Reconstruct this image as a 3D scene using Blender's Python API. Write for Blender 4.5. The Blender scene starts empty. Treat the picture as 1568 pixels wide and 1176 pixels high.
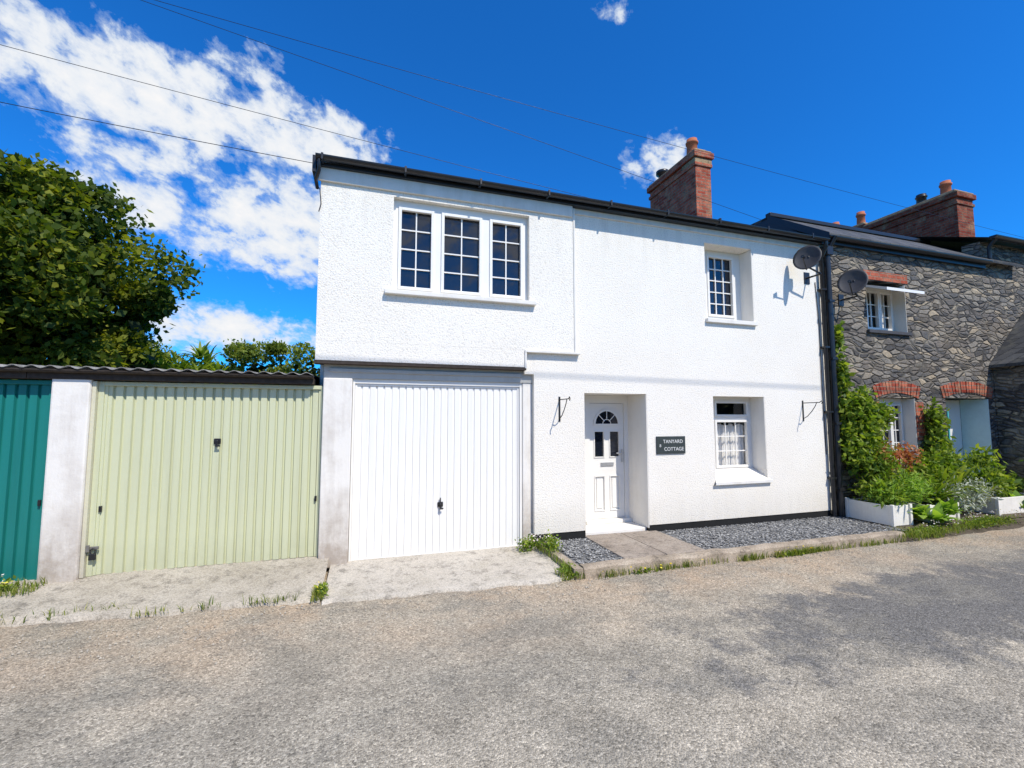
import bpy, bmesh, math, random
import numpy as np
from mathutils import Vector, Matrix, noise as mnoise
R=math.radians
random.seed(7); rng=np.random.default_rng(7)
scene=bpy.context.scene
scene.view_settings.view_transform='Standard'
try: scene.view_settings.look='None'
except Exception: pass
scene.view_settings.exposure=0

# ------------------------------------------------------------------ materials
class M:
    def __init__(s,name,base=(.5,.5,.5),rough=.8,spec=.3,metal=0):
        s.m=bpy.data.materials.new(name); s.m.use_nodes=True; s.nt=s.m.node_tree
        s.b=s.nt.nodes['Principled BSDF']; s.out=s.nt.nodes['Material Output']
        s.b.inputs['Base Color'].default_value=(*base,1); s.b.inputs['Roughness'].default_value=rough
        s.b.inputs['Specular IOR Level'].default_value=spec; s.b.inputs['Metallic'].default_value=metal
        s._tc=None
    def n(s,t,**k):
        x=s.nt.nodes.new(t)
        for a,v in k.items(): setattr(x,a,v)
        return x
    def put(s,sock,v):
        if isinstance(v,bpy.types.NodeSocket): s.nt.links.new(v,sock)
        elif isinstance(v,(tuple,list)):
            sock.default_value=(*v,1) if (len(v)==3 and len(sock.default_value)==4) else v
        else: sock.default_value=v
    @property
    def co(s):
        if not s._tc: s._tc=s.n('ShaderNodeTexCoord')
        return s._tc.outputs['Object']
    def mapv(s,scale=(1,1,1),loc=(0,0,0),rot=(0,0,0),v=None):
        x=s.n('ShaderNodeMapping'); s.put(x.inputs[0],v or s.co)
        x.inputs['Scale'].default_value=scale; x.inputs['Location'].default_value=loc; x.inputs['Rotation'].default_value=rot
        return x.outputs[0]
    def noise(s,sc,det=3,ro=.55,v=None,dist=0):
        x=s.n('ShaderNodeTexNoise'); s.put(x.inputs['Vector'],v or s.co)
        x.inputs['Scale'].default_value=sc; x.inputs['Detail'].default_value=det; x.inputs['Roughness'].default_value=ro; x.inputs['Distortion'].default_value=dist
        return x.outputs[0]
    def vor(s,sc,v=None,feat='F1',rand=1):
        x=s.n('ShaderNodeTexVoronoi',feature=feat); s.put(x.inputs['Vector'],v or s.co)
        x.inputs['Scale'].default_value=sc; x.inputs['Randomness'].default_value=rand
        return x
    def ramp(s,f,stops,const=False):
        x=s.n('ShaderNodeValToRGB'); s.put(x.inputs[0],f); e=x.color_ramp.elements
        if const: x.color_ramp.interpolation='CONSTANT'
        while len(e)<len(stops): e.new(.5)
        for i,(p,c) in enumerate(stops):
            e[i].position=p; c=(c,c,c) if not isinstance(c,(tuple,list)) else c; e[i].color=(*c,1)
        return x.outputs[0]
    def mix(s,f,a,b,bt='MIX'):
        x=s.n('ShaderNodeMix',data_type='RGBA',blend_type=bt); s.put(x.inputs[0],f); s.put(x.inputs[6],a); s.put(x.inputs[7],b)
        return x.outputs[2]
    def math(s,op,a,b=0,c=None,clamp=False):
        x=s.n('ShaderNodeMath',operation=op,use_clamp=clamp); s.put(x.inputs[0],a); s.put(x.inputs[1],b)
        if c is not None: s.put(x.inputs[2],c)
        return x.outputs[0]
    def bump(s,h,st=.5,d=.01,nrm=None):
        x=s.n('ShaderNodeBump'); s.put(x.inputs['Height'],h); x.inputs['Strength'].default_value=st; x.inputs['Distance'].default_value=d
        if nrm: s.put(x.inputs['Normal'],nrm)
        s.nt.links.new(x.outputs[0],s.b.inputs['Normal']); return x.outputs[0]
    def col(s,c): s.put(s.b.inputs['Base Color'],c); return s
    def sep(s,v=None):
        x=s.n('ShaderNodeSeparateXYZ'); s.put(x.inputs[0],v or s.co); return x.outputs
    def comb(s,a,b,c):
        x=s.n('ShaderNodeCombineXYZ'); s.put(x.inputs[0],a); s.put(x.inputs[1],b); s.put(x.inputs[2],c); return x.outputs[0]

def mk_render():
    m=M('white_roughcast',rough=.95,spec=.12)
    big=m.noise(.9,4,.6); c=m.ramp(big,[(.3,(.84,.785,.69)),(.7,(.885,.84,.755))])
    n2=m.noise(54,2,.75)
    pit=m.ramp(n2,[(.32,.50),(.45,1.0)]); c=m.mix(.5,c,pit,'MULTIPLY')
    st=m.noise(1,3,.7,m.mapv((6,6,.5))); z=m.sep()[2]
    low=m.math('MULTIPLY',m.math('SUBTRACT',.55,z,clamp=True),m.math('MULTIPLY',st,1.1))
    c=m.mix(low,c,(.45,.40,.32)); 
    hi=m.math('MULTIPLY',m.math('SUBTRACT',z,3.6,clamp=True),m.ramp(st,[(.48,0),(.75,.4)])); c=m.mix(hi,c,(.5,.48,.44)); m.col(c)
    m.bump(n2,.75,.011); return m.m
def mk_paint(name,c=(.8,.79,.77),dirt=.5,rough=.6,low=.6,dcol=(.42,.38,.32)):
    m=M(name,rough=rough,spec=.25)
    n=m.noise(3,5,.7); s=m.noise(1.6,4,.7,m.mapv((4,4,.5))); z=m.sep()[2]
    f=m.ramp(m.math('ADD',m.math('MULTIPLY',n,.5),m.math('MULTIPLY',s,.5)),[(.46,0),(.72,1.0)])
    lo=m.math('MULTIPLY',m.math('SUBTRACT',low,z,clamp=True),m.math('MULTIPLY',m.noise(9,4,.75),1.9))
    f=m.math('ADD',m.math('MULTIPLY',f,dirt),lo,clamp=True)
    m.col(m.mix(f,c,dcol)); m.bump(m.noise(25,4,.7),.3,.01); return m.m
def mk_door(name,c,dirt=.25,lowc=1.2):
    m=M(name,rough=.42,spec=.4); z=m.sep()[2]
    s=m.noise(1.3,4,.65,m.mapv((7,7,.35)));
    f=m.ramp(s,[(.45,0),(.8,dirt)]); lo=m.math('MULTIPLY',m.math('SUBTRACT',.35,z,clamp=True),m.math('MULTIPLY',m.noise(12,4,.7),lowc))
    f=m.math('ADD',f,lo,clamp=True); m.col(m.mix(f,c,tuple(x*.45 for x in c))); m.bump(m.noise(6,2),.08,.02); return m.m
def mk_stone():
    m=M('slate_rubble_stone',rough=.9,spec=.2)
    x,y,z=m.sep(); w1=m.noise(1.3,1,.5); w2=m.noise(9,2,.6,m.mapv(loc=(5,3,9)))
    u=m.math('MULTIPLY',m.math('ADD',m.math('ADD',x,y),m.math('MULTIPLY',w2,.05)),4.4)
    v=m.math('MULTIPLY',m.math('ADD',z,m.math('ADD',m.math('MULTIPLY',w1,.30),m.math('MULTIPLY',w2,.020))),12.5)
    vec=m.comb(u,v,0)
    va=m.vor(1,vec,'F1',.85); ve=m.vor(1,vec,'DISTANCE_TO_EDGE',.85)
    g=m.n('ShaderNodeSeparateColor'); m.put(g.inputs[0],va.outputs['Color']); val=g.outputs[0]
    c=m.ramp(val,[(0,(.085,.08,.075)),(.15,(.17,.15,.13)),(.3,(.27,.235,.185)),(.42,(.12,.115,.11)),(.55,(.24,.215,.18)),(.68,(.19,.175,.155)),(.8,(.36,.295,.21)),(.9,(.145,.13,.115)),(1,(.42,.35,.25))],True)
    c=m.mix(.8,c,m.ramp(m.noise(22,4,.75),[(.3,.5),(.7,1.4)]),'MULTIPLY')
    mor=m.ramp(ve.outputs[0],[(.02,1),(.09,0)])
    c=m.mix(mor,c,m.mix(m.ramp(m.noise(2,2),[(.45,0),(.6,1)]),(.075,.068,.06),(.22,.195,.155)))
    c=m.mix(m.ramp(m.noise(1.1,3),[(.48,0),(.72,.3)]),c,(.36,.28,.18)); m.col(c)
    h=m.math('ADD',m.ramp(ve.outputs[0],[(0,0),(.16,1)]),m.math('ADD',m.math('MULTIPLY',val,.5),m.math('MULTIPLY',m.noise(30,3),.4)))
    m.bump(h,1.0,.03); return m.m
def mk_brick(name,dark=False):
    m=M(name,rough=.9,spec=.15); x,y,z=m.sep(); vec=m.comb(m.math('ADD',x,y),z,0)
    b=m.n('ShaderNodeTexBrick'); m.put(b.inputs['Vector'],vec); k=.6 if dark else 1
    b.inputs['Color1'].default_value=(.36*k,.06*k,.035*k,1); b.inputs['Color2'].default_value=(.52*k,.16*k,.09*k,1); b.inputs['Mortar'].default_value=(.30*k,.23*k,.17*k,1)
    b.inputs['Scale'].default_value=1; b.inputs['Mortar Size'].default_value=.007; b.inputs['Brick Width'].default_value=.225; b.inputs['Row Height'].default_value=.075
    c=m.mix(.8,b.outputs[0],m.ramp(m.noise(6,5,.75),[(.32,.35),(.65,1.2)]),'MULTIPLY')
    c=m.mix(m.ramp(m.noise(2.5,5,.75),[(.53,0),(.68,.55)]),c,(.40,.29,.17)); m.col(c)
    m.bump(m.math('SUBTRACT',m.noise(30,3),b.outputs[1]),.8,.012); return m.m
def mk_slate(name='slate_roof'):
    m=M(name,rough=.7,spec=.3); x,y,z=m.sep(); vec=m.comb(x,m.math('ADD',y,z),0)
    b=m.n('ShaderNodeTexBrick'); m.put(b.inputs['Vector'],vec)
    b.inputs['Color1'].default_value=(.04,.041,.043,1); b.inputs['Color2'].default_value=(.10,.098,.095,1); b.inputs['Mortar'].default_value=(.015,.015,.015,1)
    b.inputs['Scale'].default_value=1; b.inputs['Mortar Size'].default_value=.006; b.inputs['Brick Width'].default_value=.25; b.inputs['Row Height'].default_value=.2
    c=m.mix(m.ramp(m.noise(5,5,.7),[(.5,0),(.75,.5)]),b.outputs[0],(.19,.175,.13)); m.col(c); m.bump(m.math('SUBTRACT',m.noise(20,3),b.outputs[1]),.5,.01); return m.m
def mk_concrete(name,c1,c2,c3,sc=1.0,bumpd=.010):
    m=M(name,rough=.95,spec=.1)
    c=m.ramp(m.noise(1.3*sc,5,.65),[(.3,c1),(.5,c2),(.7,c3)])
    v=m.vor(110); g=m.n('ShaderNodeSeparateColor'); m.put(g.inputs[0],v.outputs['Color'])
    c=m.mix(.6,c,m.ramp(g.outputs[0],[(0,.55),(.5,1),(1,1.3)]),'MULTIPLY')
    n=m.noise(7,6,.8); dk=m.ramp(n,[(.36,.4),(.49,1)]); c=m.mix(.7,c,dk,'MULTIPLY'); m.col(c)
    m.bump(m.math('ADD',n,m.math('MULTIPLY',v.outputs[0],-.3)),.7,bumpd); return m.m
def mk_road():
    m=M('worn_asphalt',rough=.92,spec=.12); x,y,z=m.sep()
    big=m.noise(.55,4,.62); med=m.noise(2.3,5,.72,dist=.4)
    c=m.ramp(big,[(.3,(.31,.275,.215)),(.5,(.38,.335,.26)),(.68,(.44,.38,.285))])
    c=m.mix(.75,c,m.ramp(med,[(.32,.70),(.5,.98),(.65,1.12)]),'MULTIPLY')
    e=m.math('MULTIPLY',m.math('ADD',y,2.6),.8,clamp=True); e=m.math('MULTIPLY',e,m.ramp(m.noise(1.1,4,.65),[(.4,.1),(.65,.8)])); c=m.mix(e,c,(.41,.295,.195))
    dx=m.math('DIVIDE',m.math('SUBTRACT',x,6.2),4.0); dy=m.math('DIVIDE',m.math('ADD',y,2.8),.95)
    d=m.math('ADD',m.math('MULTIPLY',dx,dx),m.math('MULTIPLY',dy,dy)); d=m.math('ADD',d,m.math('MULTIPLY',m.math('SUBTRACT',m.noise(1.9,5,.75),.5),3.8))
    pm=m.ramp(d,[(.40,.9),(.75,.4),(.95,0)]); c=m.mix(pm,c,(.15,.143,.132))
    d2=m.ramp(m.noise(.8,5,.75,m.mapv((1,1.8,1),loc=(3.1,7.7,0))),[(.51,0),(.60,.55)]); c=m.mix(d2,c,(.235,.215,.175))
    v=m.vor(85); g=m.n('ShaderNodeSeparateColor'); m.put(g.inputs[0],v.outputs['Color'])
    c=m.mix(.9,c,m.ramp(g.outputs[0],[(0,.5),(.3,.9),(.75,1.08),(1,1.6)]),'MULTIPLY')
    v2=m.vor(210); g2=m.n('ShaderNodeSeparateColor'); m.put(g2.inputs[0],v2.outputs['Color'])
    c=m.mix(.7,c,m.ramp(g2.outputs[1],[(0,.6),(1,1.4)]),'MULTIPLY'); m.col(c)
    m.bump(m.math('ADD',m.math('MULTIPLY',v.outputs[0],-1.0),med),.8,.008); return m.m
def mk_leaf(name,c1,c2,c3,trans=.35,rough=.55,ns=0):
    m=M(name,rough=rough,spec=.25); g=m.n('ShaderNodeNewGeometry'); f=g.outputs['Random Per Island']
    if ns: f=m.math('ADD',m.math('MULTIPLY',f,.5),m.math('MULTIPLY',m.ramp(m.noise(ns,2),[(.38,0),(.62,1)]),.5))
    c=m.ramp(f,[(0,c1),(.5,c2),(1,c3)]); m.col(c)
    t=m.n('ShaderNodeBsdfTranslucent'); m.put(t.inputs[0],m.mix(1,c,(1.6,1.7,.6),'MULTIPLY'))
    mx=m.n('ShaderNodeMixShader'); mx.inputs[0].default_value=trans
    m.nt.links.new(m.b.outputs[0],mx.inputs[1]); m.nt.links.new(t.outputs[0],mx.inputs[2]); m.nt.links.new(mx.outputs[0],m.out.inputs[0]); return m.m
def mk_plain(name,c,rough=.5,spec=.4,metal=0,var=.25,sc=12):
    m=M(name,c,rough,spec,metal); m.col(m.mix(m.ramp(m.noise(sc,3,.6),[(.35,0),(.7,var*2)]),c,tuple(x*.6 for x in c))); return m.m

render=mk_render()
pvc=mk_plain('white_upvc',(.84,.81,.75),.3,.5,0,.05,3)
fascia_m=mk_paint('painted_fascia',(.76,.73,.67),.45,.5,-1)
lintel_m=mk_paint('shaded_lintel_paint',(.55,.53,.48),.6,.7,-1)  # white lintel, with the shade under the overhang painted in as grey
pillar_m=mk_paint('whitewashed_pillar',(.79,.755,.695),.65,.85,.8,(.42,.36,.30))
sill_m=mk_paint('painted_sill',(.80,.765,.70),.4,.7,-1)
reveal_m=mk_paint('painted_reveal',(.80,.76,.69),.25,.9,-1)
white_door=mk_door('white_steel_door',(.85,.83,.79),.12,.5)
green_door=mk_door('pale_green_steel',(.585,.60,.40),.26)
teal_door=mk_door('teal_steel',(.012,.19,.17),.35)
black=mk_plain('black_plastic',(.018,.018,.02),.35,.5)
bitumen=mk_plain('black_bitumen',(.02,.02,.02),.8,.2)
iron=mk_plain('black_iron',(.02,.02,.02),.5,.4)
timber=mk_plain('weathered_timber',(.075,.06,.05),.9,.1,0,.4,20)
dishm=mk_plain('grey_dish_metal',(.055,.053,.055),.5,.4)
signm=mk_plain('slate_sign',(.045,.055,.052),.5,.4)
stone=mk_stone(); brick=mk_brick('red_brick'); brickd=mk_brick('dark_brick',True); slate=mk_slate()  # brickd is the same brick in a darker tone, for the far stacks
asb=mk_concrete('cement_sheet',(.16,.15,.135),(.26,.25,.23),(.36,.35,.32),3)
conc=mk_concrete('driveway_concrete',(.33,.29,.225),(.44,.39,.315),(.51,.46,.38))
conc2=mk_concrete('cleaner_concrete',(.42,.375,.30),(.50,.45,.375),(.55,.50,.42))
kerbm=mk_concrete('kerb_concrete',(.24,.20,.15),(.38,.31,.235),(.46,.39,.30),2)
slabm=mk_concrete('paving_slab',(.26,.215,.17),(.34,.285,.23),(.40,.34,.275),2)
road_m=mk_road()
gm=M('slate_chippings',rough=.6,spec=.4); g_=gm.n('ShaderNodeNewGeometry'); gm.col(gm.ramp(g_.outputs['Random Per Island'],[(0,(.15,.15,.15)),(.6,(.30,.295,.285)),(1,(.50,.49,.46))])); chip=gm.m
soil=mk_concrete('soil',(.07,.055,.04),(.11,.09,.065),(.15,.12,.09),3)
terra=mk_plain('terracotta',(.48,.16,.08),.8,.2,0,.3)
tan=mk_concrete('chimney_render',(.24,.16,.09),(.38,.27,.16),(.44,.35,.23),3)
curtain=M('net_curtain',(.80,.78,.74),.9,.1).m
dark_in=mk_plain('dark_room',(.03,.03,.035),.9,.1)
blue_rev=mk_plain('pale_blue_paint',(.62,.74,.74),.8,.2,0,.1)
teal_p=mk_plain('turquoise_paint',(.08,.42,.42),.5,.4)
glassm=M('window_glass',(.010,.013,.022),.02,.6); glassm.b.inputs['IOR'].default_value=1.58
glassm.bump(glassm.noise(1.3,2),.06,.05); glass=glassm.m
cg=M('clear_glass'); tr=cg.n('ShaderNodeBsdfTransparent'); gl=cg.n('ShaderNodeBsdfGlossy'); gl.inputs['Roughness'].default_value=.02
mx=cg.n('ShaderNodeMixShader'); mx.inputs[0].default_value=.08; cg.nt.links.new(tr.outputs[0],mx.inputs[1]); cg.nt.links.new(gl.outputs[0],mx.inputs[2]); cg.nt.links.new(mx.outputs[0],cg.out.inputs[0]); clear=cg.m
whitep=mk_plain('white_lettering',(.75,.75,.72),.6,.3,0,.05)

# ------------------------------------------------------------------ helpers
def link(o,parent=None):
    scene.collection.objects.link(o)
    if parent is not None:
        o.parent=parent; o.location=Vector(o.location)-parent.location
    return o
def group(name,loc=(0,0,0)):
    e=bpy.data.objects.new(name,None); e.empty_display_size=.3; e.location=loc; scene.collection.objects.link(e); return e
def mesh(name,verts,faces,mat,parent=None,smooth=False):
    me=bpy.data.meshes.new(name); me.from_pydata([tuple(v) for v in verts],[],faces); me.update()
    if isinstance(mat,(list,tuple)):
        for m in mat: me.materials.append(m)
    elif mat: me.materials.append(mat)
    if smooth: me.polygons.foreach_set('use_smooth',[True]*len(me.polygons))
    o=bpy.data.objects.new(name,me); return link(o,parent)
def boxvf(b,V,F):
    x0,x1,y0,y1,z0,z1=b; n=len(V)
    V+= [(x0,y0,z0),(x1,y0,z0),(x1,y1,z0),(x0,y1,z0),(x0,y0,z1),(x1,y0,z1),(x1,y1,z1),(x0,y1,z1)]
    F+= [(n,n+3,n+2,n+1),(n+4,n+5,n+6,n+7),(n,n+1,n+5,n+4),(n+1,n+2,n+6,n+5),(n+2,n+3,n+7,n+6),(n+3,n,n+4,n+7)]
def boxes(name,bl,mat,parent=None,bevel=0):
    V=[];F=[]
    for b in bl: boxvf(b,V,F)
    o=mesh(name,V,F,mat,parent)
    if bevel:
        md=o.modifiers.new('b','BEVEL'); md.width=bevel; md.segments=2; md.limit_method='ANGLE'
    return o
def wall(name,x0,x1,z0,z1,y,depth,holes,mat,parent):
    """front wall sheet at y with rectangular holes whose reveals go back by depth"""
    xs=sorted({x0,x1,*[h[0] for h in holes],*[h[1] for h in holes]}); zs=sorted({z0,z1,*[h[2] for h in holes],*[h[3] for h in holes]})
    V=[];F=[];idx={}
    def vi(p):
        if p not in idx: idx[p]=len(V); V.append(p)
        return idx[p]
    for i in range(len(xs)-1):
        for j in range(len(zs)-1):
            cx=(xs[i]+xs[i+1])/2; cz=(zs[j]+zs[j+1])/2
            if any(h[0]<cx<h[1] and h[2]<cz<h[3] for h in holes): continue
            F.append((vi((xs[i],y,zs[j])),vi((xs[i+1],y,zs[j])),vi((xs[i+1],y,zs[j+1])),vi((xs[i],y,zs[j+1]))))
    for h in holes:
        a,b,c,d=h[:4]; q=y+(h[4] if len(h)>4 else depth)
        P=[(a,c),(b,c),(b,d),(a,d)]
        for k in range(4):
            if k==0 and c<=z0: continue
            p0=P[k];p1=P[(k+1)%4]; n=len(V); V+=[(p0[0],y,p0[1]),(p1[0],y,p1[1]),(p1[0],q,p1[1]),(p0[0],q,p0[1])]; F.append((n,n+1,n+2,n+3))
    ed=[((x0,z0),(x0,z1)),((x1,z0),(x1,z1)),((x0,z1),(x1,z1))]
    if not any(h[2]<=z0 for h in holes): ed.append(((x0,z0),(x1,z0)))
    for (p0,p1) in ed:
        n=len(V); V+=[(p0[0],y,p0[1]),(p1[0],y,p1[1]),(p1[0],y+depth*1.2,p1[1]),(p0[0],y+depth*1.2,p0[1])]; F.append((n,n+1,n+2,n+3))
    return mesh(name,V,F,mat,parent)
def tube(name,pts,r,mat,parent=None,seg=8):
    c=bpy.data.curves.new(name,'CURVE'); c.dimensions='3D'; c.bevel_depth=r; c.bevel_resolution=max(1,seg//4); c.use_fill_caps=True
    s=c.splines.new('POLY'); s.points.add(len(pts)-1)
    for i,p in enumerate(pts): s.points[i].co=(*p,1)
    c.materials.append(mat); o=bpy.data.objects.new(name,c); scene.collection.objects.link(o); bpy.context.view_layer.update()
    me=bpy.data.meshes.new_from_object(o.evaluated_get(bpy.context.evaluated_depsgraph_get())); bpy.data.objects.remove(o)
    o2=bpy.data.objects.new(name,me); return link(o2,parent)
def lathe(name,prof,c,mat,parent=None,seg=20):
    V=[];F=[]
    for r,z in prof:
        for k in range(seg): a=2*math.pi*k/seg; V.append((c[0]+r*math.cos(a),c[1]+r*math.sin(a),c[2]+z))
    for i in range(len(prof)-1):
        for k in range(seg): F.append((i*seg+k,i*seg+(k+1)%seg,(i+1)*seg+(k+1)%seg,(i+1)*seg+k))
    return mesh(name,V,F,mat,parent,True)
def window(name,parent,x0,x1,z0,z1,y,lights,g=None,bar=.016):
    sash=[];bars=[]
    wall(name+'_frame',x0,x1,z0,z1,y,.05,[l[:4] for l in lights],pvc,parent)
    for l in lights:
        a,b,c,d,cols,rows=l[:6]; s=.03
        sash+=[(a-s,a+.008,y-.018,y+.03,c-s,d+s),(b-.008,b+s,y-.018,y+.03,c-s,d+s),(a+.008,b-.008,y-.018,y+.03,c-s,c+.008),(a+.008,b-.008,y-.018,y+.03,d-.008,d+s)]
        for k in range(1,cols): xx=a+(b-a)*k/cols; bars.append((xx-bar/2,xx+bar/2,y+.02,y+.04,c+.004,d-.004))
        for k in range(1,rows): zz=c+(d-c)*k/rows; bars.append((a+.004,b-.004,y+.021,y+.039,zz-bar/2,zz+bar/2))
    boxes(name+'_sash',sash,pvc,parent,.004)
    if bars: boxes(name+'_glazing_bars',bars,pvc,parent)
    V=[];F=[]
    for l in lights:
        n=len(V); V+=[(l[0],y+.042,l[2]),(l[1],y+.042,l[2]),(l[1],y+.042,l[3]),(l[0],y+.042,l[3])]; F.append((n,n+1,n+2,n+3))
    mesh(name+'_glass',V,F,g or glass,parent)
def leaves(name,blobs,size,mat,parent=None,up=.3,hollow=.5,asp=.6,droop=0,gap=.0,gs=1.2):
    P=[]
    for (cx,cy,cz,rx,ry,rz,n) in blobs:
        d=rng.normal(size=(n,3)); d/=np.linalg.norm(d,axis=1)[:,None]
        r=(hollow+(1-hollow)*rng.random(n))[:,None]*(1+.12*rng.normal(size=n))[:,None]
        P.append(np.array([cx,cy,cz])+d*r*np.array([rx,ry,rz]))
    P=np.concatenate(P)
    if gap>0:
        keep=np.array([mnoise.noise(Vector(p)*gs)>-gap for p in P]); P=P[keep]
    n=len(P); sz=size*(.6+.8*rng.random(n))
    a=rng.normal(size=(n,3)); a[:,2]-=droop; a/=np.linalg.norm(a,axis=1)[:,None]
    nr=rng.normal(size=(n,3)); nr[:,2]+=up*3; b=np.cross(nr,a); b/=np.linalg.norm(b,axis=1)[:,None]+1e-9
    A=a*sz[:,None]; B=b*(sz*asp)[:,None]*.5
    V=np.stack([P,P+A*.45+B,P+A,P+A*.45-B],axis=1).reshape(-1,3)
    me=bpy.data.meshes.new(name); me.vertices.add(4*n); me.vertices.foreach_set('co',V.ravel())
    me.loops.add(4*n); me.loops.foreach_set('vertex_index',np.arange(4*n)); me.polygons.add(n)
    me.polygons.foreach_set('loop_start',np.arange(n)*4); me.polygons.foreach_set('loop_total',np.full(n,4)); me.update(); me.validate()
    me.materials.append(mat); o=bpy.data.objects.new(name,me); return link(o,parent)
def crown(c,r,nb,n,sub=.38):
    B=[]
    for i in range(nb):
        d=Vector((random.gauss(0,1),random.gauss(0,1),random.gauss(0,1)+.25)).normalized(); q=.45+.55*random.random()**.5
        s=sub*(.6+.8*random.random())
        B.append((c[0]+d.x*r[0]*q,c[1]+d.y*r[1]*q,c[2]+d.z*r[2]*q,r[0]*s,r[1]*s,r[2]*s*.75,n))
    return B
def blades(name,spots,mat,h=.12,w=.008,parent=None):
    V=[];F=[]
    for (cx,cy,cz,rx,ry,n) in spots:
        for i in range(n):
            x=cx+random.uniform(-rx,rx); y=cy+random.uniform(-ry,ry); a=random.uniform(0,6.28); hh=h*random.uniform(.4,1.25); ww=w*random.uniform(.6,1.5)
            lx=math.cos(a)*hh*random.uniform(.15,.8); ly=math.sin(a)*hh*random.uniform(.15,.8); px=-math.sin(a)*ww; py=math.cos(a)*ww; k=len(V)
            V+=[(x-px,y-py,cz),(x+px,y+py,cz),(x+px*.8+lx*.35,y+py*.8+ly*.35,cz+hh*.6),(x-px*.8+lx*.35,y-py*.8+ly*.35,cz+hh*.6),(x+lx,y+ly,cz+hh)]
            F+=[(k,k+1,k+2,k+3),(k+3,k+2,k+4)]
    return mesh(name,V,F,mat,parent)

leafA=mk_leaf('tree_leaf',(.03,.052,.009),(.085,.12,.014),(.32,.32,.022),.38,.65,.8)
leafK=mk_leaf('shaded_inner_leaf',(.012,.022,.005),(.025,.042,.008),(.04,.065,.010),.1)  # near-black green: shade inside the foliage painted into the leaf colour
leafB=mk_leaf('distant_leaf',(.08,.115,.015),(.17,.215,.03),(.30,.31,.045),.3,.6,.5)
leafC=mk_leaf('vine_leaf',(.06,.12,.015),(.17,.25,.03),(.33,.38,.05),.4)
leafD=mk_leaf('hosta_leaf',(.16,.28,.035),(.26,.40,.06),(.36,.48,.1),.4)
leafS=mk_leaf('silver_leaf',(.25,.29,.22),(.38,.41,.33),(.55,.56,.46),.15)
grass_m=mk_leaf('grass_blade',(.08,.13,.02),(.17,.22,.03),(.38,.36,.12),.35)
flower_r=mk_leaf('russet_flower',(.30,.07,.03),(.42,.14,.06),(.5,.25,.10),.3)
flower_y=mk_leaf('yellow_flower',(.7,.5,.02),(.8,.6,.03),(.8,.7,.1),.2)
flower_w=mk_leaf('pale_flower',(.7,.65,.6),(.8,.75,.7),(.8,.6,.6),.2)
flower_p=mk_leaf('pink_flower',(.6,.12,.18),(.7,.2,.28),(.7,.35,.4),.3)
bark=mk_plain('bark',(.09,.07,.05),.95,.1,0,.4,15)

# ------------------------------------------------------------------ ground
ZR=-.14
mesh('ground',[(-400,-400,-.21),(400,-400,-.21),(400,400,-.21),(-400,400,-.21)],[(0,1,2,3)],mk_concrete('grassy_earth',(.05,.08,.02),(.08,.11,.03),(.12,.13,.05),.5))
nz=lambda x,y,s,a: mnoise.noise(Vector((x*s,y*s,3.3)))*a
def grid(name,x0,x1,y0,y1,nx,ny,zf,mat,parent=None,yfront=None,skirt=0):
    V=[];F=[]
    for j in range(ny+1):
        for i in range(nx+1):
            x=x0+(x1-x0)*i/nx; a=y0 if yfront is None else yfront(x)
            y=a+(y1-a)*(j if not skirt else max(0,j-1))/(ny if not skirt else ny-1); V.append((x,y-(.02 if skirt and j==0 else 0),zf(x,y)-(skirt if j==0 else 0)))
    for j in range(ny):
        for i in range(nx): k=j*(nx+1)+i; F.append((k,k+1,k+nx+2,k+nx+1))
    return mesh(name,V,F,mat,parent,True)
grid('road',-40,60,-9.5,.5,300,50,lambda x,y:ZR+nz(x,y,.6,.012)-.01*max(0,min(1,(-5-y)))-(.03 if y>-.3 else 0),road_m)
grid('verge',-40,60,-16,-9.4,60,6,lambda x,y:-.12+nz(x,y,1,.05),grass_m)
def z_green(x,y): t=min(1,max(0,(.25-y)/1.15)); return .015-.135*t**1.2+nz(x,y,2.5,.010)
def z_white(x,y): t=min(1,max(0,(.25-y)/1.35)); return -.075-.045*t+nz(x,y,2,.006)
grid('driveway',-9,-.40,-1,.35,140,16,z_green,conc,None,lambda x:-.93+.13*max(0,(-x-.4))/1.3+.06*nz(x,1,3,1)+.05*nz(x,2,12,1)+.02*nz(x,2,40,1),.1)
grid('driveway.001',-.38,2.16,-1,.35,60,16,z_white,conc2,None,lambda x:-1.0-.05*x+.05*nz(x,1,4,1)+.03*nz(x,1,15,1),.1)
fore=group('kerb',(4.6,-1.05,0))
V=[];F=[];N=60
for i in range(N+1):
    x=2.28+(7.35-2.28)*i/N; y=-1.13+.02*nz(x,0,3,1)+.012*nz(x,0,14,1); zt=-.015+.012*nz(x,4,5,1)
    V+=[(x,y,ZR-.05),(x,y+.012,zt-.025),(x,y+.035,zt),(x,y+.13,zt),(x,y+.13,ZR)]
for i in range(N):
    for k in range(4): a=i*5+k; F.append((a,a+5,a+6,a+1))
F.append((0,1,2,3,4)); mesh('kerb_stones',V,F,kerbm,fore,False)
mesh('kerb_return',[(2.17,-1.1,ZR-.05),(2.17,-.02,ZR-.05),(2.17,-.02,-.03),(2.17,-1.1,-.03),(2.27,-1.12,-.03),(2.27,-.02,-.03),(2.27,-1.12,ZR-.05)],[(0,3,2,1),(3,4,5,2),(0,6,4,3)],kerbm,fore)
mesh('gravel_bed',[(2.27,-1.02,-.035),(7.6,-1.02,-.035),(7.6,.06,-.035),(2.27,.06,-.035)],[(0,1,2,3)],mk_concrete('slate_grit',(.13,.13,.125),(.19,.187,.18),(.25,.245,.235),4))
V=[];F=[]
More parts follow.
